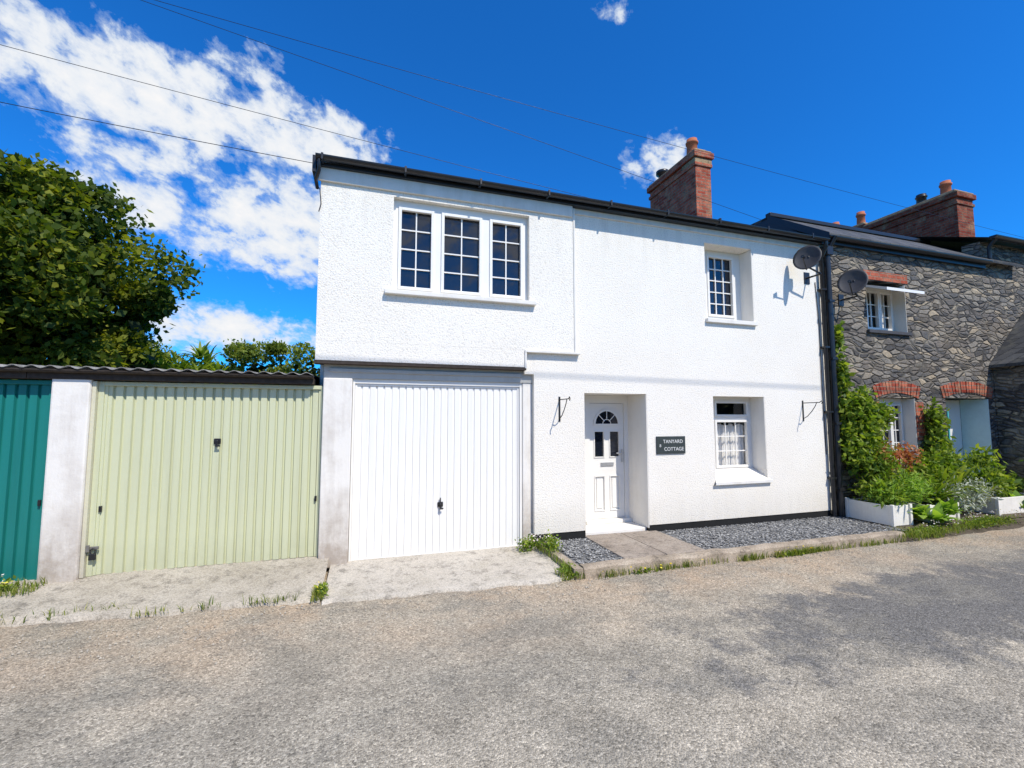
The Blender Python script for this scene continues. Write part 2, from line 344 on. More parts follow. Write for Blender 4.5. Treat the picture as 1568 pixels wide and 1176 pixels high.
for i in range(11000):
    x=random.uniform(2.3,7.5); y=random.uniform(-1.0,-.01)
    if 2.86<x<4.02: continue
    if random.random()<.35 and y<-.7: y=random.uniform(-.7,0)
    s=random.uniform(.008,.020); a=random.uniform(0,6.28); t=random.uniform(-.5,.5); z=-.03+random.uniform(0,.012); k=len(V)
    ca,sa=math.cos(a),math.sin(a)
    for (u,v) in ((-1,-.5),(1,-.6),(.8,.6),(-.7,.5)): V.append((x+s*(u*ca-v*sa),y+s*(u*sa+v*ca),z+s*.35*u*t+s*.2*v*random.uniform(-.6,.6)+.004))
    V.append((x,y,z-.012)); F+=[(k,k+1,k+2,k+3),(k,k+4,k+1),(k+1,k+4,k+2),(k+2,k+4,k+3),(k+3,k+4,k)]
mesh('slate_chippings',V,F,chip)
boxes('paving_slab',[(2.86,3.42,-1.0,-.5,-.06,-.008),(3.435,4.0,-1.0,-.5,-.06,-.010),(2.86,3.42,-.485,.055,-.06,-.006),(3.435,4.0,-.485,.055,-.06,-.009)],slabm,None,.006)
mesh('garden_soil',[(7.35,-.95,-.04),(16,-.95,-.04),(16,.05,-.02),(7.35,.05,-.02)],[(0,1,2,3)],soil)
grid('grass_bank',7.1,20,-1.15,-.75,60,4,lambda x,y:-.15+.12*min(1,max(0,(y+1.15)/.3))+nz(x,y,4,.03),soil)

# ------------------------------------------------------------------ white cottage
cot=group('white_cottage',(3.4,3,0))
W=[(5.0,5.94,3.16,4.38,.26),(5.07,6.08,.64,1.95,.29)]
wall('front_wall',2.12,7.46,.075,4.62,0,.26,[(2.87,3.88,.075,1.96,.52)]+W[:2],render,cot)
boxes('plinth',[(3.88,7.46,.012,.3,-.05,.074),(2.12,2.87,.012,.3,-.05,.074)],bitumen,cot)
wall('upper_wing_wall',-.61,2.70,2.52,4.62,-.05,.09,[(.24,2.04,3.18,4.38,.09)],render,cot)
boxes('wing_lower_band',[(-.61,1.985,-.05,.5,2.285,2.519)],render,cot)
boxes('return_block',[(1.985,2.14,.002,.5,2.2,2.519)],render,cot)
boxes('wing_drip_bead',[(1.97,2.79,-.072,.0,2.488,2.518),(1.97,1.995,-.068,-.0,2.27,2.487),(2.70,2.725,-.062,.0,2.519,4.58)],sill_m,cot,.004)
boxes('overhang_edge',[(-.62,1.99,-.062,.10,2.245,2.284)],timber,cot)
boxes('garage_lintel',[(-.52,2.13,.06,.4,2.085,2.25)],lintel_m,cot)
boxes('lintel_batten',[(-.45,1.95,.035,.06,2.16,2.2)],lintel_m,cot)
boxes('garage_frame',[(-.165,1.945,.09,.2,2.03,2.083),(-.19,-.165,.085,.2,-.1,2.083),(1.945,1.975,.085,.2,-.1,2.083)],pvc,cot)
boxes('garage_pillar',[(-.52,-.195,.03,.5,-.12,2.084),(1.98,2.119,.07,.5,-.12,2.084)],pillar_m,cot,.012)
boxes('side_wall',[(-.605,-.3,.502,6.4,-.1,4.60),(7.2,7.45,.62,6.2,-.1,4.60),(-.3,7.2,6.2,6.4,-.1,4.6)],render,cot)
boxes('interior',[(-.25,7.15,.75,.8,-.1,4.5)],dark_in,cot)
def slopes(name,x0,x1,ye,ze,yr,zr,yb,zb,mat,parent,t=.05):
    V=[(x0,ye,ze),(x1,ye,ze),(x1,yr,zr),(x0,yr,zr),(x0,yb,zb),(x1,yb,zb)]
    V+=[(v[0],v[1],v[2]-t) for v in V]
    F=[(0,1,2,3),(3,2,5,4),(6,9,8,7),(9,10,11,8),(0,3,9,6),(3,4,10,9),(1,7,8,2),(2,8,11,5),(0,6,7,1)]
    return mesh(name,V,F,mat,parent)
slopes('roof',-.66,7.46,-.14,4.70,3.2,6.1,6.5,4.7,slate,cot,.045)
mesh('gable_wall',[(-.6,-.04,4.6),(-.6,6.4,4.6),(-.6,3.2,6.04)],[(0,1,2)],render,cot)
mesh('gable_wall_b',[(7.45,-.0,4.6),(7.45,6.4,4.6),(7.45,3.2,6.04)],[(0,1,2)],render,cot)
boxes('bargeboard',[(-.70,-.662,-.15,.02,4.5,4.70)],black,cot)
boxes('fascia',[(-.64,2.68,-.085,-.05,4.44,4.60),(2.68,7.4,-.03,0.0,4.52,4.60)],fascia_m,cot,.004)
boxes('eaves_soffit',[(-.66,7.42,-.13,.0,4.6,4.635)],black,cot)
def gutter(name,x0,x1,y,z,r,parent,slopez=0,segn=10,mat=None):
    V=[];F=[]
    for q in (r,r-.008):
        for k in range(segn+1):
            a=math.pi+math.pi*k/segn
            for x,dz in ((x0,0),(x1,slopez)): V.append((x,y+q*math.cos(a),z+dz+q*math.sin(a)*.9))
    o=2*(segn+1)
    for k in range(segn):
        F.append((2*k,2*k+1,2*k+3,2*k+2)); F.append((o+2*k,o+2*k+2,o+2*k+3,o+2*k+1))
    F.append((0,o,o+1,1)); F.append((2*segn,2*segn+1,o+2*segn+1,o+2*segn))
    F.append(tuple(range(0,2*segn+2,2))); F.append(tuple(range(1,2*segn+2,2)))
    return mesh(name,V,F,mat or black,parent,False)
gutter('gutter',-.66,7.40,-.195,4.675,.052,cot,-.02)
boxes('gutter_brackets',[(x,x+.025,-.252,-.135,4.612,4.69) for x in (-.6,.35,1.3,2.25,3.2,4.15,5.1,6.05,7.0)],black,cot,.003)
gx=[(.335,.725),(.88,1.365),(1.53,1.945)]
window('upper_wide_window',cot,.242,2.038,3.182,4.378,.03,[(a,b,3.255,4.26,2,4) for a,b in gx])
boxes('upper_wide_sill',[(.15,2.12,-.12,.02,3.125,3.178)],sill_m,cot,.006)
window('upper_small_window',cot,5.002,5.938,3.165,4.378,.25,[(5.28,5.76,3.30,4.27,3,5)])
boxes('upper_small_sill',[(4.98,5.97,-.05,.24,3.10,3.162)],sill_m,cot,.006)
window('lower_window',cot,5.072,6.078,.66,1.948,.28,[(5.36,5.98,1.66,1.86,1,1),(5.36,5.98,.84,1.55,3,3)],g=clear)
mesh('lower_sloping_sill',[(5.03,-.05,.595),(6.14,-.05,.595),(6.14,-.05,.635),(5.03,-.05,.635),(5.072,.28,.80),(6.078,.28,.80),(5.072,-.0,.66),(6.078,-.0,.66),(5.03,0,.595),(6.14,0,.595)],[(0,1,2,3),(3,2,7,6),(6,7,5,4),(0,3,6),(1,7,2),(0,8,9,1)],sill_m,cot)
V=[];F=[];N=90
for i in range(N+1):
    x=5.1+1.0*i/N; y=.40+.018*math.sin(i*.9)+.01*math.sin(i*2.3+1)
    V+=[(x,y,.7),(x,y,1.50+.02*math.sin(i*.35))]
for i in range(N): F.append((2*i,2*i+2,2*i+3,2*i+1))
mesh('net_curtains',V,F,curtain,cot,True)
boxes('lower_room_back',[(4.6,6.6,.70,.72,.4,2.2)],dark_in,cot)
boxes('reveal_lining',[(5.932,5.9385,.003,.25,3.17,4.376),(6.070,6.0785,.003,.28,.80,1.947),(3.868,3.8785,.003,.50,.037,1.957)],reveal_m,cot)
# front door
dy=.50
wall('door_frame',2.872,3.868,.03,1.957,dy,.06,[(3.205,3.80,.09,1.84,.06)],pvc,cot)
lx0,lx1,lz0,lz1=3.21,3.795,.095,1.835; cx=(lx0+lx1)/2
hol=[(lx0+.085,cx-.055,1.02,1.40,.02),(cx+.055,lx1-.085,1.02,1.40,.02),(lx0+.085,cx-.055,.22,.72,.015),(cx+.055,lx1-.085,.22,.72,.015)]
wall('front_door_leaf',lx0,lx1,lz0,lz1,dy+.02,.02,hol,pvc,cot)
boxes('door_panels',[(h[0],h[1],dy+.034,dy+.036,h[2],h[3]) for h in hol[2:]]+[(h[0]+.03,h[1]-.03,dy+.022,dy+.034,h[2]+.03,h[3]-.03) for h in hol[2:]],pvc,cot,.004)
boxes('door_glass',[(h[0],h[1],dy+.038,dy+.04,h[2],h[3]) for h in hol[:2]],glass,cot)
rim=[]
for h in hol: 
    a,b,c,d=h[:4]; rim+=[(a-.015,a,dy+.008,dy+.021,c-.015,d+.015),(b,b+.015,dy+.008,dy+.021,c-.015,d+.015),(a,b,dy+.008,dy+.021,c-.015,c),(a,b,dy+.008,dy+.021,d,d+.015)]
boxes('door_panel_mouldings',rim,pvc,cot,.003)
V=[(cx,dy+.012,1.52)];F=[]
for k in range(25): a=math.pi*k/24; V.append((cx+.20*math.cos(a),dy+.012,1.52+.20*math.sin(a)))
for k in range(24): F.append((0,k+1,k+2))
mesh('door_fanlight',V,F,glass,cot)
V=[];F=[]
for k in range(25):
    a=math.pi*k/24
    for r in (.195,.225):
        for yy in (dy+.016,dy+.0): V.append((cx+r*math.cos(a),yy,1.52+r*math.sin(a)))
for k in range(24):
    a=4*k; F+=[(a,a+4,a+5,a+1),(a+1,a+5,a+7,a+3),(a+3,a+7,a+6,a+2)]
mesh('fanlight_rim',V,F,pvc,cot)
for k in range(1,4):
    a=math.pi*k/4; tube('fanlight_ray_%d'%k,[(cx+.06*math.cos(a),dy+.006,1.52+.06*math.sin(a)),(cx+.2*math.cos(a),dy+.006,1.52+.2*math.sin(a))],.006,pvc,cot)
tube('fanlight_hub',[(cx+.07*math.cos(math.pi*k/8),dy+.006,1.52+.07*math.sin(math.pi*k/8)) for k in range(9)],.006,pvc,cot)
boxes('fanlight_base',[(cx-.225,cx+.225,dy+.0,dy+.016,1.50,1.522)],pvc,cot)
boxes('letterbox',[(cx-.11,cx+.11,dy+.004,dy+.02,.88,.935)],mk_plain('letterbox_metal',(.6,.6,.6),.3,.5,.6),cot,.004)
boxes('door_handle',[(lx1-.05,lx1-.02,dy+.0,dy+.02,.93,1.13),(lx1-.15,lx1-.03,dy-.03,dy-.015,1.06,1.08)],mk_plain('handle_metal',(.65,.65,.65),.3,.5,.7),cot,.004)
boxes('door_step',[(2.875,3.875,.06,.5,-.06,.035),(3.1,3.868,.42,.498,.034,.088)],sill_m,cot,.01)
def ribbed(name,x0,x1,z0,z1,y,n,mat,parent,gw=.016,gd=.012):
    V=[];F=[];p=(x1-x0)/n; prof=[]
    for i in range(n):
        a=x0+i*p; prof+=[(a,0),(a+p-gw*1.6,0),(a+p-gw*1.2,gd),(a+p-gw*.4,gd)]
    prof.append((x1,0))
    for x,d in prof: V+=[(x,y+d,z0),(x,y+d,z1)]
    for i in range(len(prof)-1): F.append((2*i,2*i+2,2*i+3,2*i+1))
    return mesh(name,V,F,mat,parent)
ribbed('garage_door_panel',-.162,1.942,-.10,2.028,.12,24,white_door,cot,.015,.014)
boxes('garage_door_edge',[(-.163,-.14,.108,.13,-.1,2.028),(1.92,1.943,.108,.13,-.1,2.028),(-.14,1.92,.108,.13,2.005,2.028),(-.14,1.92,.108,.13,-.1,-.075)],white_door,cot)
def handle(parent,x,y,z,nm='handle'):
    boxes(nm+'_plate',[(x-.035,x+.035,y-.012,y,z-.012,z+.05)],black,parent,.008)
    boxes(nm+'_grip',[(x-.012,x+.012,y-.04,y-.012,z-.03,z+.03),(x-.012,x+.035,y-.045,y-.03,z-.04,z-.02)],black,parent,.005)
handle(cot,.89,.115,.50,'garage_handle'); boxes('garage_handle_stem',[(.884,.896,.10,.116,.55,.60)],black,cot)
def stack(parent,x0,x1,y0,y1,z0,z1,mat,pfx,pots):
    boxes(pfx+'_stack',[(x0,x1,y0,y1,z0,z1-.42)],mat,parent,.01)
    boxes(pfx+'_corbels',[(x0-.03,x1+.03,y0-.03,y1+.03,z1-.42,z1-.34),(x0+.0,x1-.0,y0,y1,z1-.34,z1-.22),(x0-.06,x1+.06,y0-.06,y1+.06,z1-.22,z1-.08)],mat,parent,.012)
    boxes(pfx+'_flaunching',[(x0-.03,x1+.03,y0-.03,y1+.03,z1-.08,z1-.02),(x0+.05,x1-.05,y0+.05,y1-.05,z1-.02,z1+.05)],tan,parent,.03)
    for i,(px,py,h,m) in enumerate(pots):
        lathe(pfx+'_pot_%d'%(i+1),[(.14,0),(.13,.03),(.115,h*.7),(.14,h*.72),(.145,h*.82),(.12,h*.84),(.12,h),(.09,h),(.085,h-.1)],(px,py,z1+.02),m,parent)
stack(cot,7.02,7.45,2.5,4.25,4.6,7.83,brick,'chimney',[(7.24,2.85,.42,terra)])
lathe('chimney_cowl',[(.1,0),(.1,.2),(.16,.22),(.16,.3),(.02,.36)],(7.24,4.0,7.8),black,cot)
boxes('chimney_render_cap',[(6.995,7.475,2.475,2.95,7.44,7.60)],tan,cot,.02)
boxes('chimney_flashing',[(6.99,7.46,2.46,4.3,5.7,5.95)],mk_plain('lead',(.12,.12,.13),.6,.3),cot)
sg=group('house_sign',(4.27,0,1.21))
boxes('slate_plate',[(4.02,4.52,-.02,-.001,1.085,1.34)],signm,sg,.004)
for i,(t,x,z,s) in enumerate((('TANYARD',4.30,1.24,.074),('COTTAGE',4.315,1.13,.074),('8',4.08,1.185,.06))):
    c=bpy.data.curves.new('t','FONT'); c.body=t; c.size=s; c.align_x='CENTER'; c.extrude=.001
    o=bpy.data.objects.new('t',c); scene.collection.objects.link(o); bpy.context.view_layer.update()
    me=bpy.data.meshes.new_from_object(o.evaluated_get(bpy.context.evaluated_depsgraph_get())); bpy.data.objects.remove(o)
    me.transform(Matrix.Translation((x,-.0225,z))@Matrix.Rotation(R(90),4,'X')); me.materials.clear(); me.materials.append(whitep)
    link(bpy.data.objects.new('lettering_%d'%(i+1),me),sg)
for X in (2.49,6.89):
    b=group('basket_bracket',(X,0,1.75))
    boxes('back_plate',[(X-.012,X+.012,-.008,-.0,1.56,1.90)],iron,b)
    tube('arm',[(X,-.005,1.86),(X,-.30,1.86),(X,-.33,1.885),(X,-.345,1.86),(X,-.335,1.835)],.007,iron,b)
    tube('brace',[(X,-.005,1.60),(X,-.08,1.64),(X,-.16,1.72),(X,-.22,1.80),(X,-.25,1.86)],.006,iron,b)
def dish(c,base,n,r=.26):
    g=group('satellite_dish',c); n=Vector(n).normalized(); q=n.to_track_quat('Z','Y').to_matrix(); c=Vector(c)
    V=[];F=[];S=28;Rg=6
    for side in (0,1):
        for i in range(Rg+1):
            rr=r*i/Rg
            for k in range(S):
                a=2*math.pi*k/S; V.append(c+q@Vector((rr*math.cos(a),rr*1.1*math.sin(a),.05*(i/Rg)**2-.004*side)))
    for side in (0,1):
        o=side*(Rg+1)*S
        for i in range(Rg):
            for k in range(S): f=(o+i*S+k,o+i*S+(k+1)%S,o+(i+1)*S+(k+1)%S,o+(i+1)*S+k); F.append(f if side==0 else f[::-1])
    o2=(Rg+1)*S
    for k in range(S): F.append((Rg*S+k,Rg*S+(k+1)%S,o2+Rg*S+(k+1)%S,o2+Rg*S+k))
    mesh('reflector',V,F,dishm,g,True)
    low=min(((q@Vector((r*math.cos(a/10),r*1.08*math.sin(a/10),.05))) for a in range(63)),key=lambda v:v.z)
    foc=c+n*.26+low*.6
    tube('feed_arm',[c+low*.2-n*.03,c+low*1.0-n*.02,foc],.010,dishm,g)
    tube('lnb',[foc,foc-n*.02+(c-foc).normalized()*.06],.026,black,g)
    bk=c-n*.05
    boxes('mount_bracket',[(bk.x-.04,bk.x+.04,bk.y-.04,bk.y+.04,bk.z-.08,bk.z+.06)],black,g,.01)
    b=Vector(base); tube('mast',[bk,bk-Vector((0,0,.12)),Vector((b.x,bk.y,bk.z-.2)),Vector((b.x,b.y,bk.z-.2))],.016,black,g)
    boxes('wall_plate',[(b.x-.06,b.x+.06,b.y-.012,b.y-.001,bk.z-.3,bk.z-.1)],black,g)
dish((6.82,-.28,4.22),(7.12,0,4.0),(-.86,-.42,.30),.205)
dish((7.78,-.31,3.90),(7.90,0,3.7),(-.86,-.42,.30),.215)
dp=group('downpipe',(7.5,-.06,2.3))
tube('pipe',[(7.36,-.19,4.62),(7.36,-.19,4.52),(7.40,-.06,4.38),(7.40,-.06,-.02)],.034,black,dp,12)
tube('soil_pipe',[(7.53,-.07,4.55),(7.53,-.07,-.02)],.05,black,dp,12)
tube('branch',[(7.60,-.19,4.74),(7.56,-.1,4.56),(7.53,-.07,4.5)],.034,black,dp,12)
boxes('hopper',[(7.46,7.60,-.14,-.01,4.42,4.58)],black,dp,.01)
boxes('clips',[(7.35,7.45,-.1,-.001,z,z+.03) for z in (.6,1.7,2.8,3.8)]+[(7.47,7.59,-.125,-.001,z,z+.04) for z in (.4,1.5,2.6,3.6)],black,dp)
tube('cable',[(7.3,-.01,3.95),(7.34,-.012,3.2),(7.33,-.012,2.2),(7.35,-.012,1.0)],.006,black,dp)
tube('gutter_outlet',[(-.62,-.2,4.63),(-.62,-.2,4.5),(-.66,-.12,4.42),(-.66,.05,4.40)],.022,black,cot)
tube('corner_cable',[(-.62,-.06,4.35),(-.6,-.07,4.15),(-.62,-.08,4.05)],.006,black,cot)

# ------------------------------------------------------------------ garages on the left
def garage(name,x0,x1,pil,mat,nrib,hx,lock,edge):
    g=group(name,((x0+x1)/2,2.5,0))
    ribbed('door_panel',x0+.05,x1-.02,.005,1.945,.12,nrib,mat,g,.020,.026)
    boxes('door_frame',[(x0,x0+.05,.09,.2,-.0,1.99),(x1-.02,x1,.09,.2,0,1.99),(x0+.05,x1-.02,.09,.2,1.946,1.99)],mat,g,.004)
    boxes('door_rails',[(x0+.05,x0+.075,.108,.13,.005,1.946),(x1-.045,x1-.02,.108,.13,.005,1.946)],mat,g)
    boxes('pillar',[(pil[0],pil[1],.02,.5,-.1,2.03)],pillar_m,g,.02)
    boxes('header_beam',[(edge[0],edge[1],.01,.2,2.0,2.07)],timber,g,.004)
    V=[];F=[];n=int((edge[1]-edge[0])/.146*8)
    for i in range(n+1):
        x=edge[0]+(edge[1]-edge[0])*i/n; w=.014*math.sin(2*math.pi*x/.146)
        for (y,z) in ((-.075,2.118),(5,2.34),(5,2.332),(-.075,2.111)): V.append((x,y,z+w))
    for i in range(n):
        for k in range(4): a=i*4+k; b=i*4+(k+1)%4; F.append((a,b,b+4,a+4))
    mesh('corrugated_roof',V,F,asb,g,True)
    boxes('walls',[(edge[0]+.02,edge[0]+.17,.5,4.8,-.1,2.1),(edge[0],edge[1],4.8,5,-.1,2.25)],pillar_m,g)
    gutter('gutter',edge[0],edge[1],-.03,2.095,.036,g,0,8,timber)
    if hx: handle(g,hx,.115,1.33)
    for (lx,lz) in lock: boxes('side_catch',[(lx-.012,lx+.012,.09,.118,lz-.02,lz+.04)],black,g,.004)
    return g
g1=garage('garage',-2.70,-.525,(-3.06,-2.737),green_door,23,-1.60,[(-2.62,.66),(-.57,.66)],(-3.25,-.62))
g2=garage('garage',-5.25,-3.07,(-5.6,-5.26),teal_door,23,None,[(-3.12,.75)],(-5.6,-3.255))
galv=mk_plain('galvanised',(.3,.28,.25),.5,.4,.6)
boxes('hasp',[(-2.76,-2.60,.07,.088,.27,.30),(-2.70,-2.67,.055,.07,.25,.32)],galv,g1,.003)
boxes('padlock',[(-2.67,-2.61,.045,.075,.17,.235)],iron,g1,.008)
tube('padlock_shackle',[(-2.66,.06,.23),(-2.66,.06,.27),(-2.64,.06,.285),(-2.62,.06,.27),(-2.62,.06,.23)],.006,iron,g1)
boxes('pale_jamb',[(-2.735,-2.701,.05,.16,0,1.99)],mk_paint('cream_jamb',(.62,.59,.43),.4,.6,.6),g1,.004)

# ------------------------------------------------------------------ stone cottage (middle) 
st=group('stone_cottage',(9.7,3,0))
SX1=11.93
wall('front_wall',7.47,SX1,-.05,4.76,.004,.25,[(8.54,9.58,3.2,4.12,.25),(8.70,9.64,.80,1.98,.25),(10.50,11.80,-.05,2.0,.5)],stone,st)
boxes('body',[(7.47,7.9,.61,6.4,-.1,4.75),(11.5,SX1-.01,.61,6.4,-.1,4.75)],stone,st)
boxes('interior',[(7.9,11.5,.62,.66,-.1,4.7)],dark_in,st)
window('upper_window',st,8.542,9.578,3.202,4.118,.22,[(8.86,9.15,3.30,3.98,2,3),(9.22,9.50,3.30,3.98,2,3)],g=clear)
boxes('upper_sill',[(8.5,9.62,-.05,.22,3.14,3.198)],mk_plain('slate_sill',(.07,.07,.075),.7,.3),st,.006)
window('lower_window',st,8.702,9.638,.802,1.978,.22,[(8.98,9.28,.92,1.85,2,4),(9.34,9.58,.92,1.85,2,4)])
boxes('curtain',[(8.85,9.0,.32,.33,3.25,4.0),(9.38,9.5,.32,.33,3.25,4.0)],curtain,st)
mesh('open_vent',[(8.58,.19,4.10),(9.55,.19,4.10),(9.55,-.32,3.90),(8.58,-.32,3.90),(8.58,.19,4.06),(9.55,.19,4.06),(9.55,-.32,3.85),(8.58,-.32,3.85)],[(0,1,2,3),(4,7,6,5),(3,2,6,7),(0,3,7,4),(1,5,6,2)],pvc,st)
mesh('vent_glass',[(8.66,.14,4.086),(9.49,.14,4.086),(9.49,-.26,3.930),(8.66,-.26,3.930)],[(0,1,2,3)],glass,st)
boxes('reveal_lining',[(9.572,9.5785,.006,.22,3.205,4.11),(9.632,9.6385,.006,.22,.81,1.97)],reveal_m,st)
boxes('door_reveal_lining',[(11.785,11.7985,.006,.46,-.04,1.99)],blue_rev,st)
def arch(name,x0,x1,z,rise,h,parent,y=-.004,n=15):
    V=[];F=[];cxx=(x0+x1)/2; hw=(x1-x0)/2; rad=(hw*hw+rise*rise)/(2*rise); cz=z+rise-rad; am=math.asin(hw/rad)
    for i in range(n):
        a0=-am+2*am*i/n+.004; a1=-am+2*am*(i+1)/n-.004; k=len(V); dy_=random.uniform(-.006,.004)
        for yy in (y+dy_,y+.12):
            for (a,r) in ((a0,rad),(a1,rad),(a1,rad+h),(a0,rad+h)): V.append((cxx+r*math.sin(a),yy,cz+r*math.cos(a)))
        F+=[(k,k+1,k+2,k+3),(k+3,k+2,k+6,k+7),(k,k+4,k+5,k+1),(k,k+3,k+7,k+4),(k+1,k+5,k+6,k+2)]
    mesh(name,V,F,brick,parent)
arch('lower_window_arch',8.62,9.72,1.97,.10,.22,st,-.012)
arch('door_arch',10.42,11.88,1.99,.12,.22,st,-.012,19)
boxes('brick_dressing',[(9.645,9.86,-.006,.1,1.2,1.9),(8.55,8.69,-.006,.1,1.3,1.9),(8.5,9.65,-.008,.1,4.13,4.3)],brick,st,.006)
boxes('front_door',[(10.51,11.78,.462,.5,0,1.98)],pvc,st)
boxes('turquoise_gate',[(10.62,10.66,.05,.45,0,1.75)],teal_p,st,.004)
boxes('door_number_sign',[(10.05,10.4,-.02,0.0,1.2,1.42)],signm,st,.004)
V=[(7.50,-.16,4.80),(13.0,-.16,4.80),(13.0,1.05,5.62),(7.50,1.05,5.62),(13.0,5,5.75),(7.50,5,5.75)]
V+=[(a,b,c-.05) for a,b,c in V]
mesh('roof',V,[(0,1,2,3),(3,2,4,5),(0,3,9,6),(3,5,11,9),(0,6,7,1),(1,7,8,2),(6,9,8,7)],slate,st)
boxes('ridge',[(7.48,12.2,.98,1.10,5.60,5.68)],black,st,.01)
mesh('left_bargeboard',[(7.475,-.18,4.80),(7.475,1.06,5.65),(7.475,1.06,5.50),(7.475,-.18,4.66)],[(0,1,2,3)],black,st)
mesh('left_gable',[(7.485,-.0,4.7),(7.485,1.05,5.56),(7.485,5,5.7),(7.485,5,4.0),(7.485,0,4.0)],[(0,1,2,3,4)],black,st)
boxes('fascia',[(7.5,SX1,-.06,0.003,4.66,4.76)],black,st)
gutter('gutter',7.5,SX1,-.12,4.76,.06,st,.02)

# ------------------------------------------------------------------ far stone cottage
s2=group('stone_cottage',(15.5,3,0))
wall('front_wall',SX1+.01,21,-.05,5.25,.01,.25,[],stone,s2)
boxes('body',[(SX1+.01,12.3,.62,6,-.1,5.2),(20.6,20.99,.62,6,-.1,5.2)],stone,s2)
mesh('roof',[(11.85,-.2,5.25),(21.2,-.2,5.25),(21.2,2.9,6.5),(11.85,2.9,6.5),(21.2,6.3,5.2),(11.85,6.3,5.2),(11.85,-.2,5.2),(21.2,-.2,5.2)],[(0,1,2,3),(3,2,4,5),(0,6,7,1)],slate,s2)
mesh('gable',[(11.94,.62,5.2),(11.94,6,5.2),(11.94,2.9,6.45)],[(0,1,2)],stone,s2)
gutter('gutter',11.86,21,-.24,5.27,.06,s2)
tube('downpipe',[(12.0,-.22,5.24),(12.0,-.1,5.1),(12.0,-.1,4.85)],.035,black,s2)
stack(s2,15.25,15.95,2.0,4.4,5.0,7.9,brickd,'chimney',[(15.6,2.4,.45,terra),(15.6,3.0,.35,black)])
stack(s2,16.0,16.6,4.9,6.6,5.0,8.3,brickd,'rear_chimney',[(16.3,5.2,.5,terra),(16.3,6.1,.5,terra)])
po=group('stone_porch',(13.2,-.9,0))
boxes('walls',[(12.02,14.4,-1.6,0.0,-.1,2.72)],stone,po)
mesh('roof',[(11.9,-1.7,2.68),(11.9,.0,2.68),(13.2,.0,3.85),(13.2,-1.7,3.85),(14.5,.0,2.68),(14.5,-1.7,2.68),(11.9,-1.7,2.62),(11.9,0,2.62)],[(0,3,2,1),(3,5,4,2),(0,1,7,6)],slate,po)
mesh('gable',[(12.02,-1.6,2.7),(14.4,-1.6,2.7),(13.2,-1.6,3.78)],[(0,1,2)],stone,po)

# ------------------------------------------------------------------ planters and plants
def trough(x0,x1,y0,y1,z0,h):
    g=group('planter',((x0+x1)/2,(y0+y1)/2,z0)); t=.03
    boxes('sides',[(x0,x1,y0,y0+t,z0,z0+h),(x0,x1,y1-t,y1,z0,z0+h),(x0,x0+t,y0+t,y1-t,z0,z0+h),(x1-t,x1,y0+t,y1-t,z0,z0+h)],sill_m,g,.006)
    boxes('corner_posts',[(a-.025,a+.025,b-.025,b+.025,z0,z0+h+.02) for a in (x0,x1) for b in (y0,y1)],sill_m,g,.006)
    boxes('soil_fill',[(x0+t,x1-t,y0+t,y1-t,z0,z0+h-.05)],soil,g)
trough(7.62,8.0,-.80,-.12,-.03,.30)
trough(8.45,9.1,-.80,-.35,-.03,.26)
trough(10.2,11.4,-.78,-.40,-.03,.28)
leaves('trough_foliage',[(7.85,-.5,.45,.30,.38,.26,900),(8.1,-.35,.8,.38,.3,.4,1100),(8.7,-.5,.5,.5,.3,.3,900)],.09,leafC,None,.5,.2,.35)
leaves('fern_foliage',[(7.8,-.6,.42,.3,.25,.2,900),(8.25,-.7,.5,.3,.2,.25,900)],.10,leafD,None,.5,.1,.18)
leaves('russet_flowers',[(8.3,-.3,.98,.32,.25,.25,420),(8.8,-.3,.95,.35,.2,.25,420)],.055,flower_r,None,.5,.1,.8)
leaves('climbing_vine',[(7.75,-.1,1.35,.18,.12,.45,800),(7.98,-.14,1.8,.40,.16,.34,1000),(8.15,-.17,1.35,.34,.17,.4,800),(7.70,-.1,2.3,.12,.09,.45,420),(7.68,-.08,2.95,.07,.06,.35,160),(8.5,-.15,1.65,.28,.14,.24,420),(7.9,-.2,.95,.38,.2,.35,600)],.095,leafC,None,.4,.15,.65)
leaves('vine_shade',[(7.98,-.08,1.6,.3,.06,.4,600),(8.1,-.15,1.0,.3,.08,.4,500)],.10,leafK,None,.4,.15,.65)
leaves('garden_shrub',[(9.95,-.15,1.0,.3,.2,.5,800),(9.9,-.15,1.6,.24,.15,.35,420),(10.1,-.2,.7,.4,.25,.3,600)],.10,leafC,None,.4,.15,.5)
leaves('silver_shrub',[(9.45,-.62,.28,.6,.28,.28,1600),(10.0,-.6,.35,.4,.25,.24,900)],.07,leafS,None,.4,.2,.35)
leaves('garden_border_foliage',[(10.6,-.5,.5,.5,.25,.3,800),(11.2,-.4,.35,.5,.25,.25,600),(9.2,-.35,.66,.45,.2,.32,700),(9.7,-.3,.85,.45,.2,.28,600),(10.8,-.3,.85,.4,.2,.2,300)],.12,leafC,None,.5,.2,.4)
leaves('pink_flower_bush',[(11.7,-.85,.85,.35,.3,.42,600),(12.1,-1.0,.6,.4,.3,.4,500)],.08,leafC,None,.4,.2,.5)
leaves('pink_blooms',[(11.7,-.95,.92,.36,.3,.42,140),(12.1,-1.15,.6,.4,.3,.3,60)],.06,flower_p,None,.4,.6,.9)
